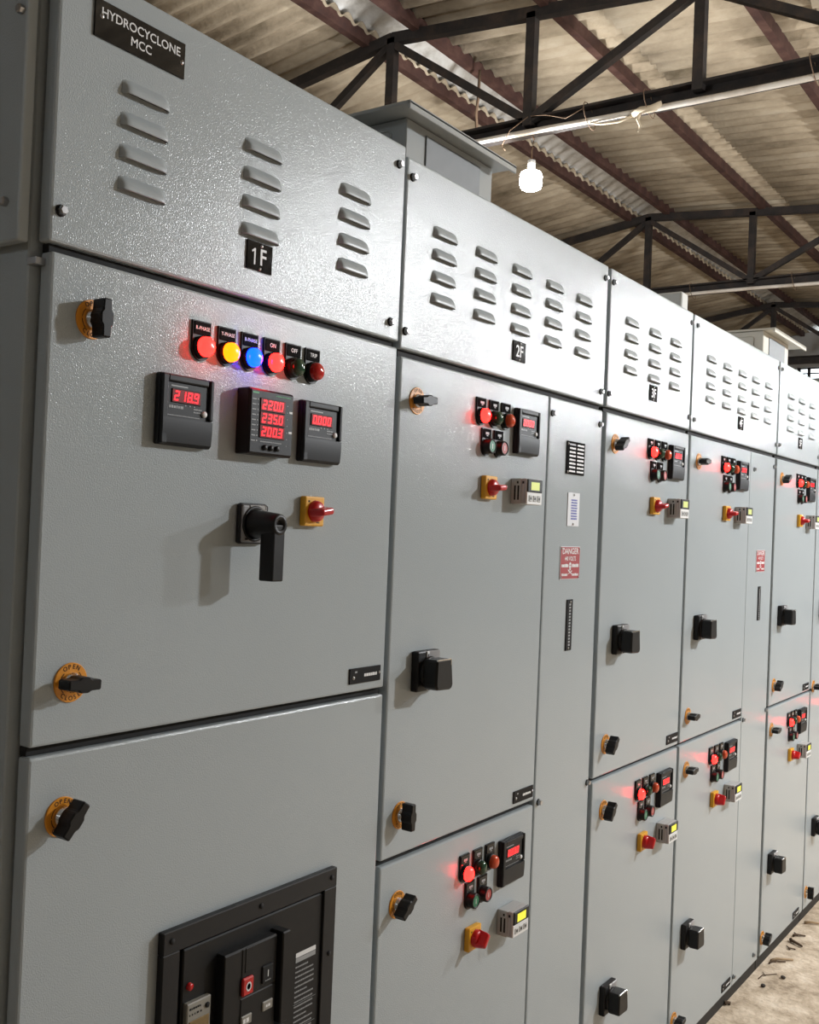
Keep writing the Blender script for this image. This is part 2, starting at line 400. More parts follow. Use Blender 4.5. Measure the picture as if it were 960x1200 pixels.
def plate(w, h, base=ENGR, th=.0025):
    b = MB(); b.box(-w/2, w/2, -th, 0, -h/2, h/2, base, .0005); return b
def rivet(b, x, z, r=.003): b.lathe([(r, .0024), (r*.9, .0034), (0, .0042)], x, z, BOLT, 12)
def tagplate(seed):
    b = plate(.087, .026, TAGB); b.marks(-.004, .034, 0, .0055, -.0028, WHITE, seed, .12); b.rect(-.030, -.024, .005, .008, -.0028, GREYMK); rivet(b, -.033, -.003, .0032); rivet(b, .0395, .001, .0026); return b

# ------------------------------------------------------------------ the six cabinets
TOP, B, Dz, Z0, FL = 2.257, 1.914, 1.901, .091, .045
DEP = .80
def cabinet(x0, x1, label, top=TOP, bot=B):
    r = thing('motor_control_cabinet', ((x0+x1)/2, .42, FL), label, 'electrical cabinet', 'row of motor control cabinets')
    b = MB(); b.box(x0+.002, x1-.002, .026, DEP, Z0-.002, top-.003, GREY, .002); link('body', b, r)
    b = MB(); b.box(x0+.022, x1-.006, .0240, .0265, Z0+.01, top-.02, SLOT, .0005); link('gasket_backing', b, r)  # gasket as a full dark sheet, shading the door gaps black
    b = MB(); b.box(x0+.001, x1-.001, .012, DEP-.02, FL, Z0-.001, PLINTH, .001); link('plinth', b, r)
    return r
def sheet(name, cab, x0, x1, z0, z1, label=None):
    b = MB(); b.box(x0, x1, 0, .0225, z0, z1, GREY, .0036, 2); return link(name, b, cab, None, label)
def joints(cab, runs):
    for x0, x1, z0, z1 in runs:
        b = MB(); b.box(x0, x1, .011, .0235, z0, z1, SLOT, .0005); link('rubber_strip', b, cab)
def vents(panel, xs):
    for x in xs:
        for z in (2.157, 2.116, 2.0745, 2.034): link('louver', LOUV, panel, (x, 0, z))
def bolts(par, pts):
    for x, z in pts: link('bolt', BOLTM, par, (x, 0, z))
def sign(par, txt, x, z):
    b = plate(.054, .042)
    if txt[0] == '1': b.poly([(-.0125, -.013), (-.0095, -.013), (-.0095, .011), (-.0120, .011), (-.0175, .0068), (-.0165, .0042), (-.0125, .0070)], -.0028, WHITE); b.text('F', .0065, -.001, .024, -.0028, WHITE, 0, .95)
    else: b.text(txt, 0, -.001, .024, -.0028, WHITE, 0, .95)
    rivet(b, .003, .0165, .0026); rivet(b, .001, -.0175, .0026); link('number_plate', b.mesh('number_plate'), par, (x, 0, z), f'black plate engraved {txt}')
LIT = 'red lit indicator lamp'
def feeder(cab, xm, ztop, zt2, xo=0., sel=0., seltilt=0.):
    """lamps, buttons, meter, selector and relay of one motor feeder; xm is the meter's left side"""
    for k, dx in (('f_on', -.153), ('f_off', -.103), ('f_trip', -.054)):
        place(k, cab, xm+dx+.017, ztop+.002-.036, {'f_on': 'lit red indicator lamp', 'f_off': 'unlit dark green indicator lamp', 'f_trip': 'unlit orange indicator lamp'}[k])
    for k, dx in (('b_start', -.129), ('b_stop', -.080)):
        place(k, cab, xm+dx+.017, ztop-.059-.036+.002, {'b_start': 'push button with green cap', 'b_stop': 'push button with red cap'}[k])
    place('meter_0', cab, xm+.048, ztop-.050)
    place('selector', cab, xm-.122+.0235+sel, zt2-.024, None, {'knob': seltilt})
    place('relay_l' if zt2 < 1.2 else 'relay_u', cab, xm+.001+.035+xo, zt2-.026)

# --- first cabinet: incomer
X0, X1 = .766, 1.4905
c1 = cabinet(.756, 1.494, 'incomer cabinet carrying the HYDROCYCLONE MCC plate, three panel meters and a black air breaker', 2.268, 1.924)
vp = sheet('vent_panel', c1, .767, 1.4895, 1.924, 2.270)
vents(vp, (.903,)); vents(vp, (1.127,)); vents(vp, (1.3495,))
bolts(vp, [(.781, 1.963), (1.461, 1.954), (1.468, 2.232)]); sign(vp, '1F', 1.127, 1.988)
b = plate(.149, .048); b.text('HYDROCYCLONE', .0, .0085, .0115, -.0028, WHITE, 0, .98); b.text('MCC', -.001, -.0095, .0115, -.0028, WHITE, 0, .98); rivet(b, -.064, .0035, .0034); rivet(b, .069, -.003, .0034)
link('nameplate', b.mesh('nameplate'), vp, (.891, 0, 2.2155), 'black plate engraved HYDROCYCLONE MCC')
sheet('door', c1, .772, 1.487, 1.316, 1.913); dl = sheet('door', c1, .772, 1.487, .098, 1.304)
b = MB(); b.box(.758, .773, .012, .03, 1.895, 1.905, BOLT, .001); link('gap_light_tab', b, c1, None, 'small steel tab standing in for light in the door gap')  # pale metal tab put where light shows through the door gap
for (k, x, lb) in (('lamp_r', 1.000, 'lit red indicator lamp marked R-PHASE'), ('lamp_y', 1.049, 'lit yellow indicator lamp marked Y-PHASE'), ('lamp_b', 1.096, 'lit blue indicator lamp marked B-PHASE'), ('lamp_on', 1.1435, 'lit red indicator lamp'), ('lamp_off', 1.192, 'unlit dark green indicator lamp'), ('lamp_trip', 1.238, 'unlit glossy red indicator lamp')):
    place(k, c1, x+.017, 1.8725-.036, lb)
place('meter_218', c1, .988, 1.7435, 'black panel meter reading 218.9'); place('mfm', c1, 1.142, 1.743, 'black meter with three stacked red displays'); place('meter_0', c1, 1.276, 1.742, 'black panel meter reading 0.000')
place('lever', c1, 1.131, 1.594, 'black lever handle on grey square plate'); place('selector', c1, 1.266, 1.617, None, {'knob': 8})
place('latch', c1, .834, 1.841, None, {'knob': 90}); place('latch', c1, .826, 1.390, None, {'knob': -3}); place('latch', c1, .822, 1.2255, None, {'knob': 52})
link('tag_plate', tagplate(11).mesh('tag_plate'), c1, (1.4295, 0, 1.3435))
# air circuit breaker in the lower door
fr = MB(); AX0, AX1, AZ0, AZ1 = .988, 1.362, .575, 1.035; bw = .031
for x0, x1, z0, z1 in ((AX0, AX1, AZ1-bw, AZ1), (AX0, AX1, AZ0, AZ0+bw), (AX0, AX0+bw, AZ0+bw, AZ1-bw), (AX1-bw, AX1, AZ0+bw, AZ1-bw)):
    fr.box(x0, x1, -.012, 0, z0, z1, FRAME, .0012)
fr.box(AX0+.006, AX1-.006, -.0015, 0, AZ0+.006, AZ1-.006, SLOT)
acb = link('air_circuit_breaker', fr, c1, None, 'black air circuit breaker with red button')
b = MB(); b.box(1.029, 1.335, -.008, -.001, .60, 1.000, BREAK, .002)
for q, (w, z) in enumerate(((.04, .916), (.05, .908))): b.box(1.270, 1.318, -.0085, -.0079, z-.003, z+.004, GREYMK if q else WHITE)
for q in range(18):
    z = .898-.0078*q; b.marks(1.270, 1.270+(.045 if q % 5 else .030), z, .0028, -.0086, GREYMK, q); 
    if q in (7, 12): b.rect(1.268, 1.322, z-.0042, z-.0036, -.0086, GREYMK)
link('breaker_face', b, acb)
b = MB(); b.box(1.094, 1.206, -.024, -.006, .60, .975, BREAK, .0015); b.box(1.094, 1.128, -.0258, -.022, .60, .866, BREAK, .0012); b.box(1.094, 1.127, -.0252, -.022, .868, .974, BREAK, .0012)
b.box(1.130, 1.205, -.0252, -.022, .905, .974, BREAK, .0012); b.box(1.130, 1.205, -.0252, -.022, .60, .902, BREAK, .0012); b.box(1.136, 1.158, -.0262, -.024, .938, .974, BREAK, .0008)
link('control_cover', b, acb)
b = MB(); b.box(1.208, 1.226, -.034, -.006, .84, .978, BREAK, .002); b.box(1.208, 1.224, -.030, -.006, .60, .835, BREAK, .002); link('charging_handle', b, acb)
b = MB(); b.box(1.129, 1.152, -.030, -.024, .906, .932, RED, .002); pts = [(1.1405+r*math.cos(a), .919+r*1.25*math.sin(a)) for r, s in ((.0055, 1), (.0036, -1)) for a in [s*2*PI*i/20 for i in range(21)]]; b.poly(pts, -.0303, WHITE); link('off_button', b, acb, None, 'red button marked O')
b = MB(); b.box(1.172, 1.196, -.028, -.024, .910, .936, SLOT, .0015); b.rect(1.183, 1.1845, .919, .929, -.0283, WHITE); b.marks(1.178, 1.190, .914, .0015, -.0283, GREYMK, 2); link('on_button', b, acb, None, 'black button marked I')
b = MB(); b.box(1.131, 1.153, -.0275, -.024, .862, .876, LABELG, .001); b.marks(1.134, 1.150, .869, .007, -.0278, WHITE, 3); link('status_flag', b, acb, None, 'pale status flag'); b = MB(); b.box(1.176, 1.198, -.0275, -.024, .868, .882, LABELG, .001); b.marks(1.182, 1.194, .875, .004, -.0278, WHITE, 5); link('status_flag', b, acb, None, 'pale status flag')
b = MB(); b.box(1.033, 1.079, -.016, -.006, .78, .925, LABELG, .0015); b.marks(1.037, 1.060, .917, .003, -.0163, SLOT, 2); b.marks(1.037, 1.064, .909, .003, -.0163, SLOT, 4, .9); b.lathe([(.004, .015), (.004, .0175), (0, .0175)], 1.071, .913, SLOT, 14)
b.box(1.037, 1.075, -.0172, -.015, .86, .900, mat('amber_screen', (.20, .13, .05), .2), .0006); b.rect(1.041, 1.073, .862, .874, -.0175, WHITE); link('control_unit', b, acb, None, 'grey control unit with amber screen')
b = MB(); b.lathe([(.0055, .007), (.0050, .012), (0, .013)], 1.042, .946, RED, 16); link('reset_button', b, acb, None, 'small red reset button')
for x, z in ((1.003, 1.021), (1.180, 1.021), (1.348, 1.021), (1.348, .898)):
    b = MB(); b.lathe([(.0042, .011), (.0042, .0135), (0, .014)], x, z, SLOT, 12); link('screw', b, acb)
# end cover plate closing the row, part of the first cabinet
b = MB(); b.box(.7375, .7535, .020, .76, 1.920, 2.266, GREY, .003, 2); ec = link('end_cover', b, c1)
for y, z in ((.045, 1.968), (.030, 2.196)):
    b = MB(); b.lathe([(.0058, 0), (.0058, .006), (.0045, .0075), (0, .0075)], 0, 0, BOLT, 6, 0, False)
    me = b.mesh('bolt'); me.transform(Matrix.Rotation(-PI/2, 4, 'Z')); link('bolt', me, ec, (.7375, y, z))

joints(c1, [(.775, 1.488, 1.3045, 1.3155), (.775, 1.488, 1.9135, 1.9235)])
# --- second cabinet
def danger(par, x, z):
    b = plate(.102, .076, SIGNWHT, .0015); b.rect(-.0495, .0495, -.0365, .0365, -.0017, SIGNRED)
    b.text('DANGER', 0, .0265, .0135, -.0020, WHITE, 0, 1.08); b.text('440 VOLTS', 0, .0095, .0100, -.0020, WHITE, 0, .85)
    for sx in (-1, 1):
        b.marks(sx*.027-.017, sx*.027+.017, -.006, .008, -.0020, WHITE, 5+sx, .1); b.marks(sx*.027-.016, sx*.027+.016, -.027, .006, -.0020, WHITE, 9+sx, .2)
    pts = [(.0065*math.cos(2*PI*i/16), -.006+.0075*math.sin(2*PI*i/16)) for i in range(16)]; b.poly(pts, -.0020, WHITE); b.rect(-.0035, .0035, -.017, -.011, -.0020, WHITE)
    for sx in (-1, 1):
        b.rect(sx*.0027-.0014, sx*.0027+.0014, -.007, -.004, -.0022, SIGNRED)
        b.poly([(-.011, -.020*1-.002*sx-.004*sx), (-.010, -.0225-.004*sx), (.011, -.0235+.004*sx), (.010, -.021+.004*sx)], -.0020, WHITE)
    for sx in (-1, 1):
        for sz in (-1, 1): rivet(b, sx*.046, sz*.033, .0022)
    link('danger_sign', b.mesh('danger_sign'), par, (x, 0, z), 'red sign reading DANGER 440 VOLTS')
def strip(par, x, z, h=.118):
    b = plate(.030, h, TAGB); 
    for q in range(14): b.rect(-.004, .005, h/2-.014-.0072*q, h/2-.0095-.0072*q, -.0028, GREYMK)
    rivet(b, .003, h/2-.006, .0028); rivet(b, -.001, -h/2+.005, .0028); link('vertical_plate', b.mesh('vertical_plate'), par, (x, 0, z), 'tall narrow black plate')
c2 = cabinet(1.496, 2.368, 'cabinet with plate 2F, two motor feeders and a full height cover panel holding four notices')
vp = sheet('vent_panel', c2, 1.495, 2.357, B, 2.256); vents(vp, (1.6235, 1.775, 1.9225, 2.073, 2.2245))
bolts(vp, [(1.499+.008, 1.946), (1.511, 2.222), (2.338, 2.223), (2.336, 1.945)]); sign(vp, '2F', 1.922, 1.976)
sheet('door', c2, 1.499, 2.0695, 1.007, 1.901); sheet('door', c2, 1.499, 2.0695, Z0+.004, .996)
cp = sheet('cover_panel', c2, 2.0745, 2.3545, Z0+.004, 1.901); bolts(cp, [(2.087, 1.865), (2.338, 1.866), (2.091, .998), (2.343, .997)])
feeder(c2, 1.911, 1.859, 1.708, 0, 0, 5); feeder(c2, 1.917, .953, .806, .008, 0, 50)
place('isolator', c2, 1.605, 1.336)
place('latch', c2, 1.553, 1.827, None, {'knob': 5}); place('latch', c2, 1.553, 1.079, None, {'knob': 90}); place('latch', c2, 1.555, .918, None, {'knob': 38})
link('tag_plate', tagplate(21).mesh('tag_plate'), c2, (2.0175, 0, 1.0295))
b = plate(.094, .076)
for q in range(8):
    z = .031-.0088*q; b.marks(-.034, -.002, z, .0046, -.0028, WHITE if q else GREYMK, 30+q, .12); b.marks(.006, .042, z, .0046, -.0028, WHITE, 50+q, .12)
rivet(b, -.041, .032); rivet(b, -.040, -.033); link('legend_plate', b.mesh('legend_plate'), cp, (2.210, 0, 1.773), 'black plate with rows of white print')
b = plate(.061, .078, SIGNWHT, .0015)
for q in range(8): b.marks(-.014, .018, .022-.0062*q, .0040, -.0018, BLUEMK, 70+q, .15)
rivet(b, 0, .034); rivet(b, -.001, -.034); link('notice_plate', b.mesh('notice_plate'), cp, (2.210, 0, 1.654), 'white plate with blue print')
danger(cp, 2.2025, 1.530); strip(cp, 2.209, 1.386)

joints(c2, [(1.502, 2.068, .9965, 1.0065), (1.502, 2.353, 1.9015, 1.9135)])
# --- third cabinet
c3 = cabinet(2.372, 2.962, 'cabinet with plate 3F and no cover panel, standing right of the notices')
vp = sheet('vent_panel', c3, 2.374, 2.9565, B, 2.256); vents(vp, (2.5085, 2.668, 2.8205)); bolts(vp, [(2.387, 2.223), (2.383, 1.947), (2.941, 2.225), (2.945, 1.950)]); sign(vp, '3F', 2.668, 1.9835)
sheet('door', c3, 2.3765, 2.9555, .9985, 1.901); sheet('door', c3, 2.3765, 2.9555, Z0+.004, .9895)
feeder(c3, 2.797, 1.859, 1.706, .008, 0, 10); feeder(c3, 2.797, .945, .801, .012, 0, 55)
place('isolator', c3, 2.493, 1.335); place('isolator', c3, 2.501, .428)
place('latch', c3, 2.434, 1.827, None, {'knob': 35}); place('latch', c3, 2.443, 1.075, None, {'knob': 48}); place('latch', c3, 2.446, .910, None, {'knob': 50}); place('latch', c3, 2.440, .180, None, {'knob': 20})
link('tag_plate', tagplate(31).mesh('tag_plate'), c3, (2.9065, 0, 1.023))

joints(c3, [(2.378, 2.954, .990, .998), (2.378, 2.954, 1.9015, 1.9135)])
# --- fourth cabinet
c4 = cabinet(2.966, 3.866, 'cabinet with plate 4F, its cover panel carrying only a danger sign and narrow strip')
vp = sheet('vent_panel', c4, 2.969, 3.858, B, 2.256); vents(vp, (3.1215, 3.276, 3.4295, 3.576, 3.725)); bolts(vp, [(2.993, 2.226), (2.988, 1.947), (3.846, 2.227), (3.842, 1.948)]); sign(vp, '4F', 3.4285, 1.982)
sheet('door', c4, 2.9725, 3.5565, .9985, 1.901); sheet('door', c4, 2.9725, 3.5565, Z0+.004, .9895)
cp = sheet('cover_panel', c4, 3.5585, 3.847, Z0+.004, 1.901); bolts(cp, [(3.598, 1.842), (3.831, 1.867), (3.573, .990), (3.835, .992), (3.792, .128), (3.5675, .125)])
feeder(c4, 3.402, 1.860, 1.706, .001, 0, 10); feeder(c4, 3.384, .944, .803, .010, 0, 55)
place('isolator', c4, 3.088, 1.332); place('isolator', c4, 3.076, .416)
place('latch', c4, 3.045, 1.828, None, {'knob': 3}); place('latch', c4, 3.031, 1.071, None, {'knob': 3}); place('latch', c4, 3.034, .912, None, {'knob': 3}); place('latch', c4, 3.005, .182, None, {'knob': 15})
link('tag_plate', tagplate(41).mesh('tag_plate'), c4, (3.500, 0, 1.020)); link('tag_plate', tagplate(42).mesh('tag_plate'), c4, (3.490, 0, .124))
danger(cp, 3.706, 1.528); strip(cp, 3.705, 1.380)

joints(c4, [(2.974, 3.555, .990, .998), (2.974, 3.845, 1.9015, 1.9135)])
# --- fifth cabinet
c5 = cabinet(3.870, 4.472, 'cabinet with plate 5F and three louver columns, beside the far cabinet of the row')
vp = sheet('vent_panel', c5, 3.873, 4.468, B, 2.256); vents(vp, (4.020, 4.174, 4.335)); bolts(vp, [(3.890, 2.228), (3.887, 1.951), (4.455, 2.228), (4.458, 1.950)]); sign(vp, '5F', 4.174, 1.982)
sheet('door', c5, 3.8755, 4.462, .9985, 1.901); sheet('door', c5, 3.8755, 4.462, Z0+.004, .9895)
feeder(c5, 4.292, 1.861, 1.707, .010, 0, 10); feeder(c5, 4.280, .942, .803, .010, 0, 40)
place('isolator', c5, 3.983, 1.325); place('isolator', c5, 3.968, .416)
place('latch', c5, 3.942, 1.830, None, {'knob': 30}); place('latch', c5, 3.930, 1.071, None, {'knob': 35}); place('latch', c5, 3.921, .909, None, {'knob': 5}); place('latch', c5, 3.897, .157, None, {'knob': 35}); bolts(c5, [])
link('tag_plate', tagplate(51).mesh('tag_plate'), c5, (4.388, 0, 1.019)); link('tag_plate', tagplate(52).mesh('tag_plate'), c5, (4.360, 0, .117))

joints(c5, [(3.877, 4.460, .990, .998), (3.877, 4.460, 1.9015, 1.9135)])
# --- sixth cabinet, cut by the picture's edge
c6 = cabinet(4.476, 5.366, 'plain cabinet farthest from the camera, mostly cut off by the picture edge')
vp = sheet('vent_panel', c6, 4.479, 5.36, B, 2.256); vents(vp, (4.63, 4.78, 4.93, 5.08, 5.23)); bolts(vp, [(4.497, 2.228), (4.493, 1.951)])
joints(c6, [(4.482, 5.048, .990, .998), (4.482, 5.35, 1.9015, 1.9135)]); sheet('door', c6, 4.480, 5.05, .9985, 1.901); sheet('door', c6, 4.480, 5.05, Z0+.004, .9895); sheet('cover_panel', c6, 5.056, 5.355, Z0+.004, 1.901)
feeder(c6, 4.90, 1.860, 1.706); feeder(c6, 4.90, .944, .803)
place('latch', c6, 4.545, 1.830, None, {'knob': 30}); place('latch', c6, 4.515, 1.007, None, {'knob': 10}); place('latch', c6, 4.514, .160, None, {'knob': 88})
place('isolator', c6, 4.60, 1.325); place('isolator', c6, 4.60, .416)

# ------------------------------------------------------------------ on top of the cabinets
def hood(x0, x1, lx0, lx1, body, label, zl=2.364):
    r = thing('ventilation_hood', ((x0+x1)/2, .22, 2.254), label, 'ventilation hood', 'ventilation hoods on the cabinet roofs')
    y0, y1 = .06, .40; b = MB()
    b.box(x0, x1, y0, y1, 2.254, zl-.002, body, .002)
    w = (x1-x0)
    link('hood_body', b, r)
    b = MB(); b.box(x0+w*.20, x1-w*.17, y0-.003, y0+.004, 2.258, zl-.016, MESHG, .001); link('vent_opening', b, r)
    b = MB()
    pts = []; rr = .012; ya, yb, za, zb = y0+.035, y1-.035, 2.262, zl-.020      # raised rim of the side hatch
    for cy, cz, a0 in ((yb-rr, zb-rr, 0), (ya+rr, zb-rr, 90), (ya+rr, za+rr, 180), (yb-rr, za+rr, 270)):
        for q in range(5): a = math.radians(a0+22.5*q); pts.append((x0-.001, cy+rr*math.cos(a), cz+rr*math.sin(a)))
    b.tube(pts+[pts[0]], .0022, body, 6); link('side_hatch', b, r)
    b = MB(); M = Matrix.Identity(4)
    b.box(lx0, lx1, .018, y1+.05, zl-.001, zl+.006, body, .0012); b.box(lx0, lx1, .018, .024, zl-.010, zl+.004, body, .001); link('lid', b, r)
    return r
hood(1.570, 1.886, 1.520, 1.915, HOODG, 'grey ventilation hood with overhanging lid, on the cabinet roof below the bulb')
hood(3.855, 4.185, 3.850, 4.290, HOODW, 'cream ventilation hood with wide lid, above the cabinet plated 4F', 2.371)
b = MB(); b.box(3.205, 3.262, .13, .44, 2.2535, 2.386, BOXW, .008, 3); tag(link('cable_box', b), 'small white cable box standing on the cabinet plated 3F', 'cable box')

# ------------------------------------------------------------------ hall: floor, roof, walls
b = MB(); b.box(-6, 17.2, -8, 9, -.08, FL, CONC); struct('floor', b)
RY, RZ, SN, SP = 3.09, 4.955, .085, .15
def roofz(y): return RZ-SN*(RY-y) if y < RY else RZ-SP*(y-RY)
PITCH, AMP = .146, .024
rows = [(-9.2, -7.2), (-7.35, -5.3), (-5.45, -3.4), (-3.55, -1.55), (-1.7, .55), (.40, 1.72), (1.57, 2.935), (3.255, 4.45), (4.30, 5.6), (5.45, 6.9), (6.75, 9.3)]
b = MB(); NX = 8; xa, xb = -6.5, 17.6; n = int((xb-xa)/PITCH*NX)
for ya, yb in rows:
    vs = []
    for j, y in enumerate((ya, (ya+yb)/2, yb)):
        lift = .03*(y-ya)/(yb-ya) if y < RY else .03*(yb-y)/(yb-ya)          # each sheet laps over the one below
        for i in range(n+1):
            x = xa+(xb-xa)*i/n; vs.append((x, y, roofz(y)+.03-lift+AMP*math.sin(2*PI*x/PITCH)))
    b.add(vs, [(j*(n+1)+i, j*(n+1)+i+1, (j+1)*(n+1)+i+1, (j+1)*(n+1)+i) for j in range(2) for i in range(n)], ROOF, True)
o = struct('ceiling', b); sm = o.modifiers.new('s', 'SOLIDIFY'); sm.thickness = .008; sm.offset = 1
b = MB(); vs = []; xs_ = [xa+(xb-xa)*i/n for i in range(n+1)]
for y, dz, am in ((RY-.26, .030, .02), (RY-.12, .062, .01), (RY-.03, .085, 0), (RY+.03, .085, 0), (RY+.13, .058, .01), (RY+.27, .02, .02)):
    vs += [(x, y, roofz(y)+dz+am*math.sin(2*PI*x/PITCH)) for x in xs_]
b.add(vs, [(j*(n+1)+i, j*(n+1)+i+1, (j+1)*(n+1)+i+1, (j+1)*(n+1)+i) for j in range(5) for i in range(n)], RIDGE, True)
o = struct('ceiling_ridge', b); sm = o.modifiers.new('s', 'SOLIDIFY'); sm.thickness = .008; sm.offset = 1
def wall(name, x0, x1, y0, y1, h, holes=None):
    b = MB()
    if not holes: b.box(x0, x1, y0, y1, -.08, h, WALLM)
    else:
        ya, yb, za, zb = holes
        b.box(x0, x1, y0, ya, -.08, h, WALLM); b.box(x0, x1, yb, y1, -.08, h, WALLM); b.box(x0, x1, ya, yb, -.08, za, WALLM); b.box(x0, x1, ya, yb, zb, h, WALLM)
    return struct(name, b)
wall('wall_back', -6, 17.2, 9, 9.2, 3.95); wall('wall_near', -6.2, -6, -8, 9, 3.95); wall('wall_front', -6, 17.2, -8.2, -8, 3.95)
b = MB()                                                               # gable wall with a long high window
def slab(y0, y1, a0, a1, t0, t1):
    v = [(x, y, z) for x in (17.0, 17.2) for y, z in ((y0, a0), (y1, a1), (y1, t1), (y0, t0))]
    b.add(v, [(3, 2, 1, 0), (4, 5, 6, 7), (0, 1, 5, 4), (1, 2, 6, 5), (2, 3, 7, 6), (3, 0, 4, 7)], WALLM)
g = lambda y: roofz(y)-.03
slab(-8, 0, -.08, -.08, g(-8), g(0)); slab(0, 3.4, -.08, -.08, 4.17, 4.17); slab(0, 3.09, 4.36, 4.36, g(0), g(3.09)); slab(3.09, 3.4, 4.36, 4.36, g(3.09), g(3.4)); slab(3.4, 9, -.08, -.08, g(3.4), g(9))
struct('wall_far', b)
b = MB()
for y in (.03, .85, 1.7, 2.55, 3.22, 3.37): b.box(17.06, 17.10, y-.02, y+.02, 4.17, 4.36, STEEL)
for z in (4.18, 4.27, 4.35): b.box(17.06, 17.10, 0, 3.4, z-.008, z+.008, STEEL)
struct('window_frame', b)

# ------------------------------------------------------------------ roof steel
def angle(b, p, q, w, m, up=(0, 0, 1)):
    b.bar(p, q, w, w*.16, m, up); v = Vector(up)*w*.42
    b.bar(Vector(p)-v*.9, Vector(q)-v*.9, w*.16, w, m, up)
XT = [1.07, 5.57, 10.07, 14.58, 19.08]
ZB = 4.07
def truss(x, label):
    r = thing('roof_truss', (x, RY, ZB), label, 'roof truss', 'steel roof trusses')
    zt = lambda y: roofz(y)-.10
    b = MB(); b.bar((x, RY, zt(RY)), (x, -7.9, zt(-7.9)), .06, .07, STEEL); link('top_chord', b, r)
    b = MB(); b.bar((x, RY, zt(RY)), (x, 8.9, zt(8.9)), .06, .07, STEEL); link('top_chord', b, r)
    b = MB(); b.bar((x+.02, -7.9, ZB+.045), (x+.02, 8.9, ZB+.045), .09, .014, STEEL); b.bar((x+.05, -7.9, ZB), (x+.05, 8.9, ZB), .014, .095, STEEL); b.bar((x+.02, -7.9, ZB-.043), (x+.02, 8.9, ZB-.043), .09, .012, STEEL); link('bottom_chord', b, r)
    ys = [RY+1.06*k for k in range(-10, 6)]
    for y in ys:
        b = MB(); b.bar((x, y, ZB), (x, y, zt(y)), .06, .06, STEEL, (0, 1, 0)); link('post', b, r)
    for k, y in enumerate(ys[:-1]):
        up = y >= RY if True else 0
        if y >= RY-.01: p, q = ((x, y, zt(y)-.03), (x, y+1.06, ZB+.03)) if round((y-RY)/1.06) % 2 == 0 else ((x, y, ZB+.03), (x, y+1.06, zt(y+1.06)-.03))
        else:
            o_ = round((RY-y)/1.06)
            p, q = ((x, y, ZB+.03), (x, y+1.06, zt(y+1.06)-.03)) if o_ % 2 == 1 else ((x, y, zt(y)-.03), (x, y+1.06, ZB+.03))
        b = MB(); b.bar(p, q, .05, .05, STEEL, (1, 0, 0)); link('diagonal', b, r)
    return r
truss(XT[1], 'black steel roof truss that the lit bulb hangs from'); truss(XT[2], 'black steel roof truss second along the ridge, beyond the hanging bulb'); truss(XT[3], 'black steel roof truss seen just above the cream ventilation hood')
PUR = [(2.89, 'red oxide roof purlin beside the ridge, on the bulb side'), (3.30, 'red oxide roof purlin beside the ridge, on the slope behind the cabinets'), (1.94, 'red oxide roof purlin next down the slope from the ridge pair'), (.83, 'red oxide roof purlin lowest of those in view, at the upper right'), (4.35, 'red oxide roof purlin on the slope behind the cabinets, lower than the ridge pair')]
for y, lb in PUR:
    b = MB(); z = roofz(y)-.035
    b.bar((-5.95, y, z-.005), (16.95, y, z-.005), .055, .085, RUST); tag(link('roof_purlin', b), lb, 'roof purlin', 'red roof purlins')
b = MB()
# conduits strapped under the bottom chords
for x, lb in ((XT[1], 'white conduit pipe strapped under the truss that holds the bulb'), (XT[2], 'white conduit pipe strapped under the truss beyond the bulb')):
    b = MB(); pts = [(x-.045, y, ZB-.062-.012*math.sin((y+.3)*1.7)) for y in [8.8-.4*i for i in range(42)]]; b.tube(pts, .017, PIPE, 10)
    r = link('conduit_pipe', b); tag(r, lb, 'conduit pipe', 'white conduits')
    for y in (.35, 1.25, 1.62, 2.6):
        m = MB(); m.tube([(x-.045+.07*math.cos(a)+.03, y+.02*math.sin(a), ZB-.02+.085*math.sin(a)) for a in [2*PI*i/16 for i in range(17)]], .0028, WIRE, 5); link('tie_wire', m, r)

# bulb hanging from the truss
bx, by, bz = 5.605, 2.02, 3.755
r = thing('light_bulb', (bx, by, bz), 'lit white bulb hanging by its cord from the black truss', 'light bulb')
b = MB(); vs = []; prof = [(0, -.068), (.040, -.066), (.060, -.056), (.068, -.035), (.068, .020), (.062, .038), (.040, .050), (.024, .058), (.022, .066)]
nn = 24
for rr, z in prof: vs += [(bx+max(rr, 1e-4)*math.cos(2*PI*k/nn), by+max(rr, 1e-4)*math.sin(2*PI*k/nn), bz+z) for k in range(nn)]
b.add(vs, [(j*nn+k, j*nn+(k+1) % nn, (j+1)*nn+(k+1) % nn, (j+1)*nn+k) for j in range(len(prof)-1) for k in range(nn)], BULB, True); link('glass', b, r)
b = MB()
b.tube([(bx, by, bz+.064), (bx, by, bz+.115)], .024, WHITE, 16); link('lamp_holder', b, r, None, 'white lamp holder')
b = MB(); b.tube([(bx, by, bz+.11), (bx+.004, by+.004, bz+.18), (bx+.012, by-.004, bz+.25), (bx-.005, by+.002, ZB-.04)], .005, WIRE, 6); link('cord', b, r)
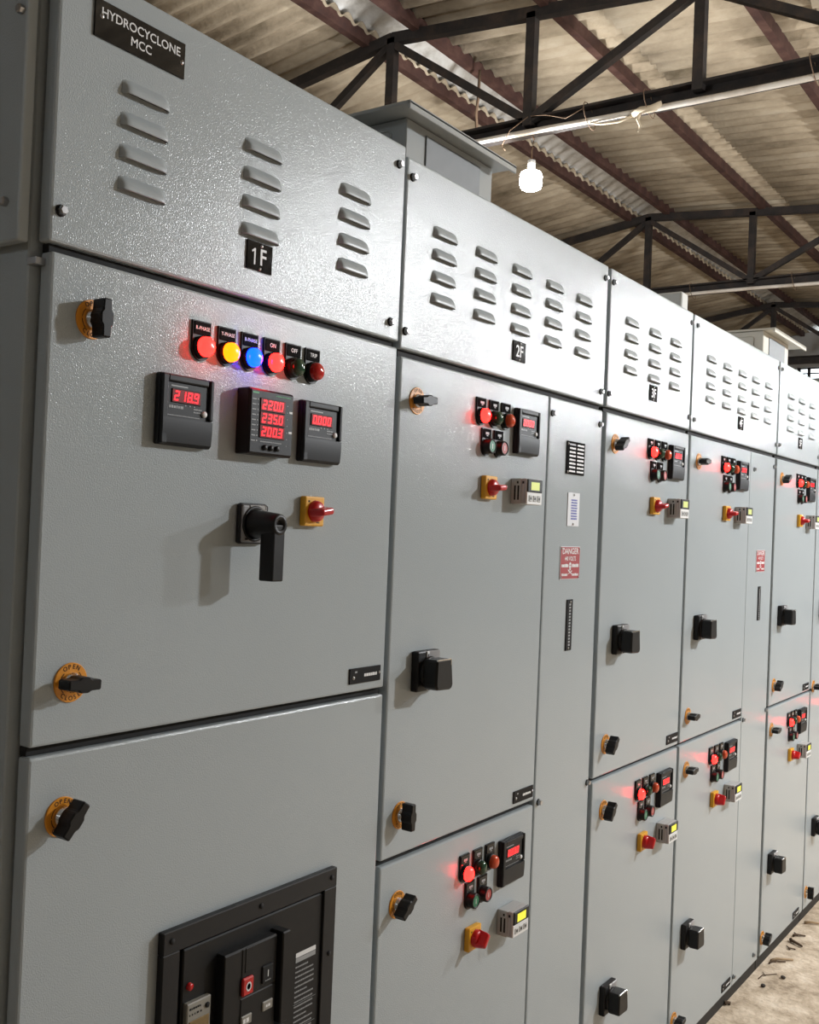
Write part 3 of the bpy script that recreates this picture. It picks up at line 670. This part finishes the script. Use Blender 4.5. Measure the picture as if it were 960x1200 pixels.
# rag tied on the conduit and loose strings
b = MB()
rng = random.Random(3); px, py, pz = XT[1]-.045, 1.26, ZB-.075
b.tube([(px, py-.10, pz+.022), (px-.012, py-.04, pz+.005), (px-.014, py+.02, pz+.010), (px-.004, py+.07, pz-.004)], .024, CLOTH, 8, .017)
b.tube([(px-.006, py+.03, pz-.01), (px-.02, py+.035, pz-.045), (px-.014, py+.02, pz-.085), (px-.02, py+.03, pz-.115)], .010, CLOTH, 7, .005)
b.tube([(px, py+.05, pz-.004), (px-.010, py+.16, pz-.030), (px-.006, py+.27, pz-.022), (px, py+.36, pz+.006)], .009, CLOTH, 7, .006)
tag(link('rag', b), 'cream rag knotted around the white conduit', 'rag')
b = MB(); b.tube([(7.05-.9, 2.76, 4.80), (6.16, 2.77, 4.62), (6.15, 2.775, 4.5), (6.16, 2.77, 4.36), (6.155, 2.77, 4.25)], .010, WIRE, 6, .014); tag(link('string', b), 'brown dusty string dangling from a purlin above the grey hood', 'string')
b = MB(); b.tube([(5.50, 2.0, 4.10), (5.46, 2.10, 4.02), (5.44, 2.14, 3.93), (5.45, 2.12, 3.90)], .0028, WIRE, 5); b.tube([(5.5, 1.98, 4.10), (5.46, 1.86, 4.07), (5.45, 1.72, 4.02), (5.46, 1.62, 4.06)], .0028, WIRE, 5); tag(link('loose_wire', b), 'thin loose wire looped around the truss above the bulb', 'wire')

# ------------------------------------------------------------------ litter on the floor
LIT = [('twig', TWIG, [(4.243, -.015), (4.202, -.068)], .007, 'dark forked twig lying at the foot of the plinth, ringed by smaller litter'), ('twig', TWIG, [(4.294, -.012), (4.325, -.050)], .005, 'thin dark twig just beyond the forked twig'),
       ('twig', PALETWIG, [(3.985, -.012), (4.050, -.075)], .0055, 'pale straw coloured twig pointing at the plinth'), ('twig', TWIG, [(3.960, -.012), (4.015, -.056)], .0035, 'thin dark twig beside the straw coloured one'),
       ('twig', PALETWIG, [(4.470, -.010), (4.505, -.085)], .006, 'pale grey twig farthest along the plinth'), ('twig', TWIG, [(4.145, -.036), (4.160, -.054)], .004, 'short dark twig between the forked and the straw coloured twigs'),
       ('twig', TWIG, [(3.80, -.020), (3.885, -.060)], .0022, 'very thin brown twig next to the two pebbles'), ('twig', TWIG, [(3.530, -.006), (3.512, .004)], .006, 'small dark twig end against the plinth, nearest the camera')]
for nm, m, ((xa_, ya_), (xb_, yb_)), rr, lb in LIT:
    b = MB(); z = FL+rr*.9; b.tube([(xa_, ya_, z), (xa_*.6+xb_*.4, ya_*.6+yb_*.4+.012, z+.003), (xb_, yb_, z)], rr, m, 6, rr*.6)
    if m is TWIG: b.tube([(xa_*.5+xb_*.5, ya_*.5+yb_*.5+.008, z), (xa_*.4+xb_*.6+.02, ya_*.4+yb_*.6+.03, z)], rr*.7, m, 6, rr*.4)
    tag(link(nm, b), lb, 'twig', 'twigs on the floor')
def stone(x, y, s, lb):
    bm = bmesh.new(); bmesh.ops.create_icosphere(bm, subdivisions=2, radius=s); rg = random.Random(int(x*1000))
    for v in bm.verts: v.co *= rg.uniform(.85, 1.12); v.co.z *= .7
    b = MB(); b.merge(bm, STONE, True, Matrix.Translation((x, y, FL+s*.6))); tag(link('pebble', b), lb, 'pebble', 'pebbles on the floor')
stone(3.746, -.052, .0085, 'dark pebble on the floor, closer to the camera and plinth of the two'); stone(3.864, -.088, .0085, 'dark pebble on the floor, farther from the plinth of the two')

# ------------------------------------------------------------------ light, camera
def lamp(x, y, z, e, r=.09, col=(.95, .975, 1)):
    l = bpy.data.lights.new('bulb_or_fill_light', 'POINT'); l.energy = e; l.shadow_soft_size = r; l.color = col
    o = bpy.data.objects.new('bulb_or_fill_light', l); C.objects.link(o); o.location = (x, y, z)
E_ = 520
lamp(bx, by, bz-.2, 130, .05)
for x, e in ((4.5, 355), (7.2, 300), (10.4, 210)): lamp(x, -2.5, 3.0, e)
lamp(2.7, 2.2, 3.7, 60)  # unseen lamp added behind the cabinets to light the cream hood
w = bpy.data.worlds.new('sky'); SC.world = w; w.use_nodes = True
bg = w.node_tree.nodes['Background']; bg.inputs['Color'].default_value = (.85, .93, 1, 1); bg.inputs['Strength'].default_value = 2.5

F = 1222.757; YAW, PIT, ROL = [math.radians(a) for a in (55.17483304, .77314258, -2.34632413)]
f = Vector((math.sin(YAW)*math.cos(PIT), math.cos(YAW)*math.cos(PIT), math.sin(PIT))); r0 = Vector((math.cos(YAW), -math.sin(YAW), 0)); d0 = f.cross(r0)
rt = r0*math.cos(ROL)+d0*math.sin(ROL); dn = -r0*math.sin(ROL)+d0*math.cos(ROL)
cd = bpy.data.cameras.new('camera'); cam = bpy.data.objects.new('camera', cd); C.objects.link(cam)
M = Matrix((( rt.x, -dn.x, -f.x), (rt.y, -dn.y, -f.y), (rt.z, -dn.z, -f.z))).to_4x4(); M.translation = Vector((0, -1.0744473, 1.60)); cam.matrix_world = M
cd.sensor_fit = 'HORIZONTAL'; cd.sensor_width = 36; cd.lens = 36*F/960; cd.clip_start = .02; cd.clip_end = 200
SC.camera = cam
for o in list(SC.objects):
    if o.parent is None: o.location.z -= FL          # finished floor at z = 0
SC.view_settings.view_transform = 'Standard'; SC.view_settings.look = 'None'; SC.view_settings.gamma = 1; SC.view_settings.exposure = 0
try: SC.view_settings.use_curve_mapping = False
except Exception: pass
